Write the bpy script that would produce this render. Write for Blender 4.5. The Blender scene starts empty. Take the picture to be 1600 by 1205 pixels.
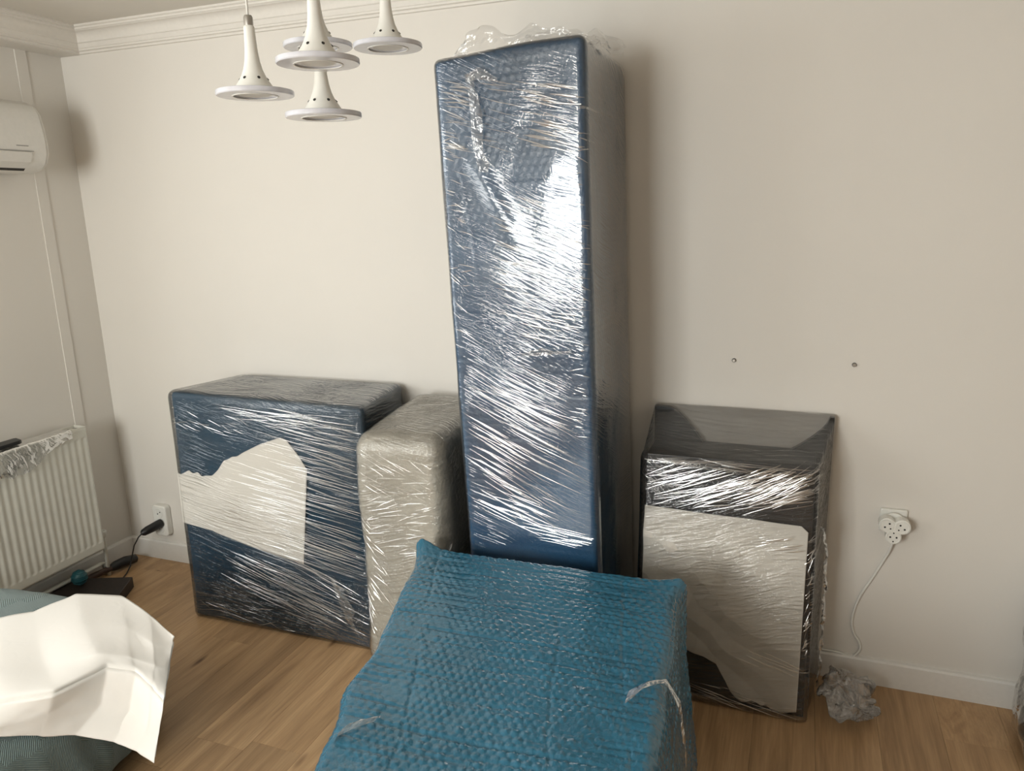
import bpy, math, random
import numpy as np
from mathutils import Matrix, Vector

# ------------------------------------------------------------------ camera, light, exposure
SC = bpy.context.scene
COL = SC.collection
F_PX = 1184.76
CAM = np.array([3.148, -2.699, 1.70])
PITCH, ROLL, YAW = 0.2321, -0.02522, 0.36453
_fw = np.array([-math.sin(YAW) * math.cos(PITCH), math.cos(YAW) * math.cos(PITCH), -math.sin(PITCH)])
_r0 = np.array([math.cos(YAW), math.sin(YAW), 0.0])
_u0 = np.cross(_r0, _fw)
C_R = math.cos(ROLL) * _r0 + math.sin(ROLL) * _u0
C_U = -math.sin(ROLL) * _r0 + math.cos(ROLL) * _u0
cam_data = bpy.data.cameras.new('camera')
cam = bpy.data.objects.new('camera', cam_data)
COL.objects.link(cam)
cam.matrix_world = Matrix(((C_R[0], C_U[0], -_fw[0], CAM[0]), (C_R[1], C_U[1], -_fw[1], CAM[1]),
                           (C_R[2], C_U[2], -_fw[2], CAM[2]), (0, 0, 0, 1)))
cam_data.sensor_width = 36.0
cam_data.lens = 36.0 * F_PX / 1600.0
cam_data.clip_start = 0.02
SC.camera = cam

world = bpy.data.worlds.new('world')
SC.world = world
world.use_nodes = True
world.node_tree.nodes['Background'].inputs[0].default_value = (0.80, 0.88, 1.0, 1)
world.node_tree.nodes['Background'].inputs[1].default_value = 1.0


def area_light(name, loc, rot, sx, sy, power, col):
    d = bpy.data.lights.new(name, 'AREA')
    d.shape = 'RECTANGLE'
    d.size, d.size_y, d.energy, d.color = sx, sy, power, col
    o = bpy.data.objects.new(name, d)
    COL.objects.link(o)
    o.location = loc
    o.rotation_euler = rot
    return o


WIN = (0.68, 2.02, 1.00, 2.42)          # window in the rear wall: x0, x1, z0, z1
REAR_Y, RIGHT_X, CEIL = -4.7, 5.2, 2.497
area_light('window_daylight', ((WIN[0] + WIN[1]) / 2, REAR_Y - 0.16, (WIN[2] + WIN[3]) / 2), (math.radians(90), 0, 0),
           WIN[1] - WIN[0] - 0.04, WIN[3] - WIN[2] - 0.04, 115, (0.975, 0.99, 0.955))
LWIN = (-3.25, -1.60, 0.85, 2.25)       # window in the left wall, nearer the camera: y0, y1, z0, z1
area_light('side_window_daylight', (-0.16, (LWIN[0] + LWIN[1]) / 2, (LWIN[2] + LWIN[3]) / 2), (math.radians(90), 0, math.radians(-90)),
           LWIN[1] - LWIN[0] - 0.04, LWIN[3] - LWIN[2] - 0.04, 46, (0.975, 0.99, 0.955))

vs = SC.view_settings
vs.view_transform = 'Standard'
vs.look = 'None'
vs.gamma = 1.0
vs.use_curve_mapping = False
vs.exposure = 0.0
SC.cycles.transparent_max_bounces = 16


# ------------------------------------------------------------------ helpers
def ray(x, y):
    return _fw + (x - 800) / F_PX * C_R - (y - 602.5) / F_PX * C_U


def on(x, y, ax, val):                  # point of the plane (axis = val) seen at a photograph position
    d = ray(x, y)
    return CAM + d * ((val - CAM[ax]) / d[ax])


def at_depth(x, y, dep):
    return CAM + ray(x, y) * dep


ORG = {}


def tag(o, label=None, cat=None, group=None, kind=None):
    if label: o['label'] = label
    if cat: o['category'] = cat
    if group: o['group'] = group
    if kind: o['kind'] = kind
    return o


def thing(name, loc, label, cat, group=None):
    o = bpy.data.objects.new(name, None)
    o.empty_display_size = 0.05
    COL.objects.link(o)
    o.location = loc
    ORG[o.name] = np.array(loc, float)
    return tag(o, label, cat, group)


def link(name, me, mat, parent=None, smooth=False, origin=None, bevel=0, auto=None):
    o = bpy.data.objects.new(name, me)
    COL.objects.link(o)
    if parent is not None:
        o.parent = parent
        ORG[o.name] = ORG[parent.name]
    else:
        ORG[o.name] = np.array(origin if origin is not None else (0, 0, 0), float)
        o.location = ORG[o.name]
    if mat: me.materials.append(mat)
    if smooth:
        me.polygons.foreach_set('use_smooth', np.ones(len(me.polygons), bool))
    if auto:
        try:
            me.set_sharp_from_angle(angle=math.radians(auto))
        except Exception:
            pass
    if bevel:
        b = o.modifiers.new('bevel', 'BEVEL')
        b.width = bevel
        b.segments = 3
        b.limit_method = 'ANGLE'
    return o


def npmesh(name, V, Fq, uv=None):
    """V (n,3), Fq (m,4) quads, uv (m*4,2)"""
    me = bpy.data.meshes.new(name)
    V = np.ascontiguousarray(V, np.float32)
    Fq = np.ascontiguousarray(Fq, np.int32)
    me.vertices.add(len(V))
    me.vertices.foreach_set('co', V.ravel())
    k = Fq.shape[1]
    me.loops.add(Fq.size)
    me.loops.foreach_set('vertex_index', Fq.ravel())
    me.polygons.add(len(Fq))
    me.polygons.foreach_set('loop_start', np.arange(0, Fq.size, k, dtype=np.int32))
    me.polygons.foreach_set('loop_total', np.full(len(Fq), k, np.int32))
    if uv is not None:
        l = me.uv_layers.new(name='UVMap')
        l.data.foreach_set('uv', np.ascontiguousarray(uv, np.float32).ravel())
    me.update(calc_edges=True)
    me.validate()
    return me


def origin_of(parent, origin):
    if parent is not None: return ORG[parent.name]
    return np.array(origin if origin is not None else (0, 0, 0), float)


class MB:
    def __init__(self):
        self.v, self.f = [], []

    def add(self, V, Fs):
        b = len(self.v)
        self.v += [tuple(map(float, p)) for p in V]
        self.f += [tuple(i + b for i in q) for q in Fs]
        return self

    def box(self, x0, x1, y0, y1, z0, z1):
        V = [(x, y, z) for x in (x0, x1) for y in (y0, y1) for z in (z0, z1)]
        return self.add(V, [(0, 1, 3, 2), (4, 6, 7, 5), (0, 4, 5, 1), (2, 3, 7, 6), (0, 2, 6, 4), (1, 5, 7, 3)])

    def hexa(self, B, T):               # four bottom, four top points, counter-clockwise from above
        return self.add(list(B) + list(T), [(3, 2, 1, 0), (4, 5, 6, 7), (0, 1, 5, 4), (1, 2, 6, 5), (2, 3, 7, 6), (3, 0, 4, 7)])

    def tube(self, pts, rad, n=8, cap=True):
        P = [np.array(p, float) for p in pts]
        R = rad if hasattr(rad, '__len__') else [rad] * len(P)
        V, Fs = [], []
        t0 = P[1] - P[0]
        a = np.cross(t0, (0, 0, 1.0))
        if np.linalg.norm(a) < 1e-6: a = np.array((1.0, 0, 0))
        for i, p in enumerate(P):
            t = P[min(i + 1, len(P) - 1)] - P[max(i - 1, 0)]
            t = t / (np.linalg.norm(t) + 1e-12)
            a = a - t * (a @ t)
            a = a / (np.linalg.norm(a) + 1e-12)
            b = np.cross(t, a)
            for k in range(n):
                w = 2 * math.pi * k / n
                V.append(p + R[i] * (math.cos(w) * a + math.sin(w) * b))
        for i in range(len(P) - 1):
            for k in range(n):
                Fs.append((i * n + k, i * n + (k + 1) % n, (i + 1) * n + (k + 1) % n, (i + 1) * n + k))
        if cap:
            Fs.append(tuple(reversed(range(n))))
            Fs.append(tuple((len(P) - 1) * n + k for k in range(n)))
        return self.add(V, Fs)

    def lathe(self, prof, c, n=40, ax=(0, 0, 1), closed=False):
        """profile of (radius, height) around axis ax at c"""
        ax = np.array(ax, float); ax /= np.linalg.norm(ax)
        a = np.cross(ax, (0.3, 0.9, 0.1)); a /= np.linalg.norm(a)
        b = np.cross(ax, a)
        V, Fs = [], []
        for r_, h_ in prof:
            for k in range(n):
                w = 2 * math.pi * k / n
                V.append(np.array(c) + ax * h_ + r_ * (math.cos(w) * a + math.sin(w) * b))
        m = len(prof)
        for i in range(m if closed else m - 1):
            j = (i + 1) % m
            for k in range(n):
                Fs.append((i * n + k, i * n + (k + 1) % n, j * n + (k + 1) % n, j * n + k))
        if not closed:
            if prof[0][0] > 1e-6: Fs.append(tuple(reversed(range(n))))
            if prof[-1][0] > 1e-6: Fs.append(tuple((m - 1) * n + k for k in range(n)))
        return self.add(V, Fs)

    def prism(self, outline, axis, a0, a1):
        """outline: list of 2-D points in the two other axes (cyclic order), extruded along axis"""
        o = [i for i in range(3) if i != axis]
        n = len(outline)
        V = []
        for a in (a0, a1):
            for p in outline:
                q = [0, 0, 0]; q[o[0]], q[o[1]], q[axis] = p[0], p[1], a
                V.append(q)
        Fs = [(i, (i + 1) % n, n + (i + 1) % n, n + i) for i in range(n)]
        Fs += [tuple(reversed(range(n))), tuple(range(n, 2 * n))]
        return self.add(V, Fs)

    def build(self, name, mat, parent=None, origin=None, smooth=False, bevel=0, auto=None):
        o_ = origin_of(parent, origin)
        me = bpy.data.meshes.new(name)
        me.from_pydata([tuple(np.array(p) - o_) for p in self.v], [], self.f)
        import bmesh
        bm = bmesh.new(); bm.from_mesh(me)
        bmesh.ops.recalc_face_normals(bm, faces=bm.faces)
        bm.to_mesh(me); bm.free()
        return link(name, me, mat, parent, smooth or bool(auto), o_, bevel, auto)


_tab = [np.random.RandomState(100 + s).rand(128, 128) for s in range(8)]


def vnoise(x, y, s=0):
    x = np.asarray(x, float); y = np.asarray(y, float)
    xi = np.floor(x).astype(int); yi = np.floor(y).astype(int)
    fx = x - xi; fy = y - yi
    fx = fx * fx * (3 - 2 * fx); fy = fy * fy * (3 - 2 * fy)
    T = _tab[s % 8]; xi = xi + 17 * s
    g = lambda i, j: T[i % 128, j % 128]
    return (g(xi, yi) * (1 - fx) + g(xi + 1, yi) * fx) * (1 - fy) + (g(xi, yi + 1) * (1 - fx) + g(xi + 1, yi + 1) * fx) * fy - 0.5


def fbm(x, y, s=0, o=3):
    t = 0; a = 1.0
    for k in range(o):
        t = t + a * vnoise(np.asarray(x) * 2 ** k, np.asarray(y) * 2 ** k, s + k); a *= 0.5
    return t


FN = np.array([(0, -1, 0), (0, 1, 0), (1, 0, 0), (-1, 0, 0), (0, 0, 1), (0, 0, -1)], float)   # front, back, right, left, top, bottom


def wrapped(name, corners, step, rad, disp, mat, parent, post=None, smooth=True, skip_bottom=False):
    """a rounded, displaced six-sided body mapped into eight corners c[ix][iy][iz] (x left-right, y front-back, z down-up)"""
    c = np.array(corners, float)
    el = lambda ax: np.mean([np.linalg.norm(np.take(c, 1, ax)[i, j] - np.take(c, 0, ax)[i, j]) for i in (0, 1) for j in (0, 1)])
    D = np.array([el(0), el(1), el(2)])
    N = np.maximum(2, np.ceil(D / step).astype(int))
    quads, uvs = [], []
    key = lambda i, j, k: (i * (N[1] + 1) + j) * (N[2] + 1) + k
    h = D / N

    def face(fid):
        if fid in (0, 1):
            I, K = np.meshgrid(np.arange(N[0] + 1), np.arange(N[2] + 1), indexing='ij')
            J = np.full_like(I, 0 if fid == 0 else N[1]); u, v = I * h[0], K * h[2]
            flip = fid == 1
            if fid == 1: u = D[0] + D[1] + (D[0] - u)
        elif fid in (2, 3):
            J, K = np.meshgrid(np.arange(N[1] + 1), np.arange(N[2] + 1), indexing='ij')
            I = np.full_like(J, N[0] if fid == 2 else 0); u, v = J * h[1], K * h[2]
            u = D[0] + u if fid == 2 else -u
            flip = fid == 3
        else:
            I, J = np.meshgrid(np.arange(N[0] + 1), np.arange(N[1] + 1), indexing='ij')
            K = np.full_like(I, N[2] if fid == 4 else 0); u = I * h[0]
            v = D[2] + J * h[1] if fid == 4 else -J * h[1]
            flip = fid == 5
        kk = key(I, J, K)
        q = np.stack([kk[:-1, :-1], kk[1:, :-1], kk[1:, 1:], kk[:-1, 1:]], -1).reshape(-1, 4)
        U = np.stack([u, v], -1)
        w = np.stack([U[:-1, :-1], U[1:, :-1], U[1:, 1:], U[:-1, 1:]], 2).reshape(-1, 4, 2)
        if flip: q = q[:, ::-1]; w = w[:, ::-1]
        return q, w

    for fid in range(5 if skip_bottom else 6):
        q, w = face(fid); quads.append(q); uvs.append(w)
    Q = np.concatenate(quads); UV = np.concatenate(uvs)
    uq, inv = np.unique(Q.ravel(), return_inverse=True)
    Q = inv.reshape(-1, 4)
    k = uq % (N[2] + 1); j = (uq // (N[2] + 1)) % (N[1] + 1); i = uq // ((N[2] + 1) * (N[1] + 1))
    P = np.stack([i * h[0], j * h[1], k * h[2]], -1)
    r = min(rad, D.min() * 0.49)
    q = np.clip(P, r, D - r)
    d = P - q
    n = d / (np.linalg.norm(d, axis=1, keepdims=True) + 1e-12)
    P2 = q + r * n
    X, Y, Z = P.T
    fu = [(X, Z), (2 * D[0] + D[1] - X, Z), (D[0] + Y, Z), (-Y, Z), (X, D[2] + Y), (X, -Y)]
    wt = np.maximum(0, n @ FN.T) ** 2
    dd = sum(wt[:, f] * disp(f, fu[f][0], fu[f][1], D) for f in range(6))
    P2 = P2 + n * dd[:, None]
    if post is not None: P2 = post(P2, n, D)
    t = P2 / D
    W = 0
    for a in (0, 1):
        for b in (0, 1):
            for e in (0, 1):
                wgt = (t[:, 0] if a else 1 - t[:, 0]) * (t[:, 1] if b else 1 - t[:, 1]) * (t[:, 2] if e else 1 - t[:, 2])
                W = W + wgt[:, None] * c[a, b, e]
    me = npmesh(name, W - origin_of(parent, None), Q, UV.reshape(-1, 2))
    return link(name, me, mat, parent, smooth)


def box8(x0, x1, y0, y1, z0, z1):
    return [[[(x, y, z) for z in (z0, z1)] for y in (y0, y1)] for x in (x0, x1)]


def grid_mesh(name, P, mat, parent=None, origin=None, thick=0.0, smooth=True):
    """P (nu, nv, 3) sheet; given a real thickness"""
    nu, nv = P.shape[:2]
    o_ = origin_of(parent, origin)
    idx = np.arange(nu * nv).reshape(nu, nv)
    Q = np.stack([idx[:-1, :-1], idx[1:, :-1], idx[1:, 1:], idx[:-1, 1:]], -1).reshape(-1, 4)
    uu, vv = np.meshgrid(np.linspace(0, 1, nu), np.linspace(0, 1, nv), indexing='ij')
    du = np.linalg.norm(np.diff(P, axis=0), axis=2).sum(0).mean(); dv = np.linalg.norm(np.diff(P, axis=1), axis=2).sum(1).mean()
    U = np.stack([uu * du, vv * dv], -1).reshape(-1, 2)
    me = npmesh(name, P.reshape(-1, 3) - o_, Q, U[Q.ravel()])
    o = link(name, me, mat, parent, smooth, o_)
    if thick:
        s = o.modifiers.new('thickness', 'SOLIDIFY')
        s.thickness = thick
        s.offset = 0
    return o


from mathutils.bvhtree import BVHTree


def bvh_of(o):
    o_ = ORG[o.name]
    return BVHTree.FromPolygons([Vector(v.co) + Vector(o_) for v in o.data.vertices], [tuple(p.vertices) for p in o.data.polygons])


def wrinkles(name, film, clusters, parent, seed, mat, hgt=0.17):
    """raised pleats pulled into the film: low ridges lying on the shell.
    cluster: centre x, z, half width, half height, angle (deg), angle spread, count, length range, width"""
    rg_ = random.Random(seed)
    bv = bvh_of(film)
    m = MB()
    for (cx, cz, hx, hz, ang, sp, cnt, (l0, l1), wid) in clusters:
        for _ in range(cnt):
            x = cx + rg_.uniform(-hx, hx); z = cz + rg_.uniform(-hz, hz)
            a = math.radians(ang + rg_.gauss(0, sp)); L = rg_.uniform(l0, l1)
            w = wid * rg_.uniform(0.3, 0.85); bend = rg_.uniform(-0.015, 0.015) * L
            V, k = [], 0
            n = 7
            for i in range(n):
                q = i / (n - 1)
                px_ = x + (q - 0.5) * L * math.cos(a) - math.sin(a) * bend * (1 - (2 * q - 1) ** 2)
                pz_ = z + (q - 0.5) * L * math.sin(a) + math.cos(a) * bend * (1 - (2 * q - 1) ** 2)
                h = bv.ray_cast(Vector((px_, -1.0, pz_)), Vector((0, 1, 0)))
                if h[0] is None or h[0].y > -0.15:
                    break
                ww = w * math.sin(math.pi * (0.08 + 0.84 * q))
                ny_ = h[0].y
                for (s_, d_) in ((-1, -0.0004), (-0.5, 0.72), (0, 1.0), (0.5, 0.72), (1, -0.0004)):
                    V.append((px_ - math.sin(a) * s_ * ww * 0.5, ny_ - max(d_, 0) * ww * hgt - 0.0003, pz_ + math.cos(a) * s_ * ww * 0.5))
                k += 1
            if k < 3: continue
            m.add(V, [(i * 5 + j, i * 5 + j + 1, i * 5 + j + 6, i * 5 + j + 5) for i in range(k - 1) for j in range(4)])
    o = m.build(name, mat, parent, smooth=True)
    me = o.data
    l = me.uv_layers.new(name='UVMap')
    co = np.zeros(len(me.vertices) * 3, np.float32); me.vertices.foreach_get('co', co); co = co.reshape(-1, 3)
    vi = np.zeros(len(me.loops), np.int32); me.loops.foreach_get('vertex_index', vi)
    l.data.foreach_set('uv', np.ascontiguousarray(co[vi][:, [0, 2]]).ravel())
    o['kind'] = 'stuff'
    return o


# ------------------------------------------------------------------ materials
class NT:
    def __init__(self, name):
        self.m = bpy.data.materials.new(name)
        self.m.use_nodes = True
        self.t = self.m.node_tree
        self.t.nodes.clear()
        self.out = self.t.nodes.new('ShaderNodeOutputMaterial')

    def n(self, typ, ins=None, **kw):
        nd = self.t.nodes.new('ShaderNode' + typ)
        for k_, v_ in kw.items(): setattr(nd, k_, v_)
        for k_, v_ in (ins or {}).items():
            s = nd.inputs[k_]
            if hasattr(v_, 'is_linked') or isinstance(v_, bpy.types.NodeSocket): self.t.links.new(v_, s)
            else: s.default_value = v_
        return nd

    def math(self, op, a, b=0.0, c=0.0):
        nd = self.n('Math', operation=op)
        for i, x in enumerate((a, b, c)):
            if isinstance(x, bpy.types.NodeSocket): self.t.links.new(x, nd.inputs[i])
            else: nd.inputs[i].default_value = x
        return nd.outputs[0]

    def ramp(self, fac, stops):
        nd = self.n('ValToRGB', {'Fac': fac})
        e = nd.color_ramp.elements
        while len(e) < len(stops): e.new(0.5)
        for el_, (p, c) in zip(e, stops):
            el_.position = p
            el_.color = (*c, 1) if hasattr(c, '__len__') else (c, c, c, 1)
        return nd.outputs[0]

    def mapping(self, vec, scale=(1, 1, 1), rot=(0, 0, 0), loc=(0, 0, 0)):
        return self.n('Mapping', {'Vector': vec, 'Scale': scale, 'Rotation': rot, 'Location': loc}).outputs[0]

    def streak(self, vec, ang, along, across, detail=2.0, off=0.0, dist=0.0):
        """noise drawn out along a direction at angle ang"""
        r = self.n('VectorRotate', {'Vector': vec, 'Angle': -ang}, rotation_type='Z_AXIS').outputs[0]
        m = self.mapping(r, (along, across, 1), loc=(off, off * 1.7, off))
        return self.n('TexNoise', {'Vector': m, 'Scale': 1.0, 'Detail': detail, 'Roughness': 0.55, 'Distortion': dist}).outputs['Fac']

    def finish(self, surf):
        self.t.links.new(surf, self.out.inputs['Surface'])
        return self.m


def simple(name, col, rough=0.5, metal=0.0, bump=0.0, bscale=60, spec=0.5, var=0.0):
    k = NT(name)
    tc = k.n('TexCoord').outputs['Object']
    nz = k.n('TexNoise', {'Vector': tc, 'Scale': bscale, 'Detail': 4.0}).outputs['Fac']
    lo = tuple(max(0, c * (1 - var)) for c in col); hi = tuple(min(1, c * (1 + var)) for c in col)
    c = k.ramp(nz, [(0.3, lo), (0.7, hi)])
    p = k.n('BsdfPrincipled', {'Base Color': c, 'Roughness': rough, 'Metallic': metal, 'Specular IOR Level': spec})
    if bump:
        b = k.n('Bump', {'Height': nz, 'Strength': 1.0, 'Distance': bump})
        k.t.links.new(b.outputs[0], p.inputs['Normal'])
    return k.finish(p.outputs[0])


def wall_mat(name, col):
    k = NT(name)
    tc = k.n('TexCoord').outputs['Object']
    a = k.n('TexNoise', {'Vector': tc, 'Scale': 1.3, 'Detail': 3.0}).outputs['Fac']
    f = k.n('TexNoise', {'Vector': tc, 'Scale': 260.0, 'Detail': 2.0}).outputs['Fac']
    c = k.ramp(a, [(0.3, tuple(x * 0.975 for x in col)), (0.7, tuple(min(1, x * 1.015) for x in col))])
    b = k.n('Bump', {'Height': f, 'Strength': 0.35, 'Distance': 0.0006})
    p = k.n('BsdfPrincipled', {'Base Color': c, 'Roughness': 0.62, 'Specular IOR Level': 0.3, 'Normal': b.outputs[0]})
    return k.finish(p.outputs[0])


def plank_mat():
    k = NT('oak_laminate')
    tc = k.n('TexCoord').outputs['Object']
    rnd = k.n('ObjectInfo').outputs['Random']
    off = k.n('CombineXYZ', {'X': k.math('MULTIPLY', rnd, 37.0), 'Y': k.math('MULTIPLY', rnd, 91.0), 'Z': 0.0}).outputs[0]
    v = k.n('VectorMath', {0: tc, 1: off}, operation='ADD').outputs[0]
    g = k.n('TexNoise', {'Vector': k.mapping(v, (16, 1.1, 1)), 'Scale': 1.0, 'Detail': 5.0, 'Roughness': 0.6, 'Distortion': 0.6}).outputs['Fac']
    fine = k.n('TexNoise', {'Vector': k.mapping(v, (150, 5, 1)), 'Scale': 1.0, 'Detail': 3.0}).outputs['Fac']
    kn = k.n('TexVoronoi', {'Vector': k.mapping(v, (5.5, 1.6, 1)), 'Scale': 1.0}).outputs['Distance']
    base = k.ramp(g, [(0.25, (0.30, 0.178, 0.086)), (0.5, (0.47, 0.295, 0.152)), (0.75, (0.60, 0.39, 0.21))])
    knot = k.ramp(kn, [(0.02, (0.35, 0.28, 0.22)), (0.085, (1, 1, 1))])
    c1 = k.n('MixRGB', {'Fac': 1.0, 'Color1': base, 'Color2': knot}, blend_type='MULTIPLY').outputs[0]
    fr = k.ramp(fine, [(0.3, 0.86), (0.7, 1.06)])
    c2 = k.n('MixRGB', {'Fac': 1.0, 'Color1': c1, 'Color2': fr}, blend_type='MULTIPLY').outputs[0]
    tone = k.math('ADD', 0.88, k.math('MULTIPLY', rnd, 0.22))
    c3 = k.n('MixRGB', {'Fac': 1.0, 'Color1': c2, 'Color2': k.n('CombineXYZ', {'X': tone, 'Y': tone, 'Z': tone}).outputs[0]}, blend_type='MULTIPLY').outputs[0]
    b = k.n('Bump', {'Height': fine, 'Strength': 0.5, 'Distance': 0.0006})
    p = k.n('BsdfPrincipled', {'Base Color': c3, 'Roughness': 0.42, 'Normal': b.outputs[0], 'Specular IOR Level': 0.4})
    return k.finish(p.outputs[0])


def bubble_mat(name, col, rough=0.36, coat=0.15):
    """thin plastic sheeting of bubble wrap: glossy, slightly uneven colour"""
    k = NT(name)
    uv = k.n('UVMap').outputs[0]
    big = k.n('TexNoise', {'Vector': uv, 'Scale': 5.0, 'Detail': 3.0}).outputs['Fac']
    fine = k.n('TexNoise', {'Vector': uv, 'Scale': 160.0, 'Detail': 2.0}).outputs['Fac']
    c = k.ramp(big, [(0.3, tuple(x * 0.88 for x in col)), (0.7, tuple(min(1, x * 1.1) for x in col))])
    b = k.n('Bump', {'Height': fine, 'Strength': 0.7, 'Distance': 0.0018})
    p = k.n('BsdfPrincipled', {'Base Color': c, 'Roughness': rough, 'Normal': b.outputs[0], 'Coat Weight': coat, 'Coat Roughness': 0.09, 'Specular IOR Level': 0.5})
    return k.finish(p.outputs[0])


def film_mat(name, angs, milk=0.06, dist=0.0028, gain=1.0, across=130.0, along=3.0, rough=0.05, patch=2.2, gate=(0.42, 0.6), tint=(0.9, 0.9, 0.9), base=0.0, crinkle=0.18):
    """stretch film: clear, with drawn-out wrinkles that catch the window; milky where layers overlap"""
    k = NT(name)
    uv = k.n('UVMap').outputs[0]
    wob = k.n('TexNoise', {'Vector': uv, 'Scale': 2.5, 'Detail': 2.0}).outputs['Color']
    wv = k.n('VectorMath', {0: k.n('VectorMath', {0: wob, 1: (0.5, 0.5, 0.5)}, operation='SUBTRACT').outputs[0], 'Scale': 0.10}, operation='SCALE').outputs[0]
    v = k.n('VectorMath', {0: uv, 1: wv}, operation='ADD').outputs[0]
    hs = None
    for i, a in enumerate(angs):
        s = k.streak(v, a, along, across, 2.0, 3.1 * i)
        g = k.ramp(k.n('TexNoise', {'Vector': k.mapping(uv, (patch, patch, 1), loc=(5.3 * i, 2.1 * i, 0)), 'Scale': 1.0, 'Detail': 2.0}).outputs['Fac'], [(gate[0], 0.0), (gate[1], 1.0)])
        s = k.ramp(s, [(0.38, 0.0), (0.52, 0.45), (0.66, 1.0)])
        s = k.math('MULTIPLY', s, k.math('ADD', k.math('MULTIPLY', g, 0.9), 0.1))
        hs = s if hs is None else k.math('ADD', hs, s)
    cr = k.n('TexNoise', {'Vector': v, 'Scale': 45.0, 'Detail': 3.0, 'Distortion': 1.2}).outputs['Fac']
    hs = k.math('ADD', hs, k.math('MULTIPLY', cr, crinkle))
    bmp = k.n('Bump', {'Height': hs, 'Strength': 1.0, 'Distance': dist}).outputs[0]
    fr = k.n('Fresnel', {'IOR': 1.5, 'Normal': bmp}).outputs[0]
    fac = k.math('MINIMUM', k.math('ADD', k.math('MULTIPLY', fr, 1.35 * gain), base), 0.85)
    gl = k.n('BsdfAnisotropic', {'Color': (*tint, 1), 'Roughness': rough, 'Normal': bmp}).outputs[0]
    lay = k.streak(v, angs[0], 0.8, 7.0, 1.0, 9.0)
    mk = k.math('MULTIPLY', k.ramp(lay, [(0.42, 0.25), (0.62, 1.0)]), milk)
    tr = k.n('BsdfTransparent', {'Color': (0.97, 0.97, 0.97, 1)}).outputs[0]
    df0 = k.n('BsdfDiffuse', {'Color': (0.85, 0.85, 0.84, 1), 'Normal': bmp}).outputs[0]
    df1 = k.n('BsdfTranslucent', {'Color': (0.85, 0.85, 0.84, 1)}).outputs[0]
    df = k.n('MixShader', {0: 0.5, 1: df0, 2: df1}).outputs[0]
    body = k.n('MixShader', {0: mk, 1: tr, 2: df}).outputs[0]
    return k.finish(k.n('MixShader', {0: fac, 1: body, 2: gl}).outputs[0])


def paper_mat(name, col, bscale=9.0, bdist=0.004):
    k = NT(name)
    tc = k.n('TexCoord').outputs['Object']
    f = k.n('TexNoise', {'Vector': tc, 'Scale': 220.0, 'Detail': 2.0}).outputs['Fac']
    v = k.n('TexVoronoi', {'Vector': k.n('VectorMath', {0: tc, 1: k.n('TexNoise', {'Vector': tc, 'Scale': 6.0}).outputs['Color']}, operation='ADD').outputs[0], 'Scale': bscale}, feature='DISTANCE_TO_EDGE').outputs['Distance']
    h = k.math('ADD', k.math('MULTIPLY', k.math('MINIMUM', v, 0.12), 4.0), k.math('MULTIPLY', f, 0.05))
    b = k.n('Bump', {'Height': h, 'Strength': 0.35, 'Distance': bdist})
    p = k.n('BsdfPrincipled', {'Base Color': (*col, 1), 'Roughness': 0.7, 'Specular IOR Level': 0.25, 'Normal': b.outputs[0]})
    return k.finish(p.outputs[0])


def fabric_mat():
    """sage woven cover with embossed stripes that change direction from patch to patch"""
    k = NT('sage_woven_fabric')
    uv = k.n('UVMap').outputs[0]
    v = k.mapping(uv, (1, 1, 1))
    ce = k.n('TexVoronoi', {'Vector': k.mapping(v, (17, 12, 1)), 'Scale': 1.0, 'Randomness': 0.35}).outputs['Color']
    sel = k.n('SeparateColor', {'Color': ce}).outputs[0]
    a = k.n('TexWave', {'Vector': k.n('VectorRotate', {'Vector': v, 'Angle': 0.5}, rotation_type='Z_AXIS').outputs[0], 'Scale': 52.0, 'Distortion': 0.3}).outputs['Fac']
    b = k.n('TexWave', {'Vector': k.n('VectorRotate', {'Vector': v, 'Angle': -1.0}, rotation_type='Z_AXIS').outputs[0], 'Scale': 52.0, 'Distortion': 0.3}).outputs['Fac']
    m = k.math('GREATER_THAN', sel, 0.5)
    w = k.n('MixRGB', {'Fac': m, 'Color1': a, 'Color2': b}).outputs[0]
    fine = k.n('TexNoise', {'Vector': v, 'Scale': 350.0}).outputs['Fac']
    col = k.ramp(w, [(0.1, (0.125, 0.17, 0.168)), (0.6, (0.20, 0.262, 0.258))])
    h = k.math('ADD', w, k.math('MULTIPLY', fine, 0.5))
    bp = k.n('Bump', {'Height': h, 'Strength': 0.8, 'Distance': 0.002})
    p = k.n('BsdfPrincipled', {'Base Color': col, 'Roughness': 0.9, 'Sheen Weight': 0.25, 'Normal': bp.outputs[0], 'Specular IOR Level': 0.15})
    return k.finish(p.outputs[0])


M = {}
M['wall'] = wall_mat('wall_paint', (0.72, 0.685, 0.63))
M['ceiling'] = wall_mat('ceiling_paint', (0.68, 0.645, 0.585))
M['trim'] = simple('white_trim_paint', (0.74, 0.72, 0.68), 0.4, var=0.02)
M['crown'] = simple('plaster_crown', (0.72, 0.685, 0.63), 0.6, var=0.02)
M['plank'] = plank_mat()
M['underlay'] = simple('floor_joint', (0.05, 0.032, 0.02), 0.8)
M['plastic_white'] = simple('white_plastic', (0.76, 0.75, 0.70), 0.35, var=0.02)
M['ac_white'] = simple('ivory_plastic', (0.72, 0.70, 0.655), 0.4, var=0.02)
M['enamel'] = simple('radiator_enamel', (0.66, 0.645, 0.57), 0.4, var=0.03, bscale=20)
M['dark'] = simple('black_plastic', (0.012, 0.012, 0.012), 0.4)
M['slot'] = simple('dark_slot', (0.02, 0.018, 0.015), 0.7)
M['grey_print'] = simple('grey_print', (0.3, 0.29, 0.27), 0.5)
M['grille'] = simple('grey_grille', (0.36, 0.35, 0.32), 0.5, var=0.2, bscale=90)
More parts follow.
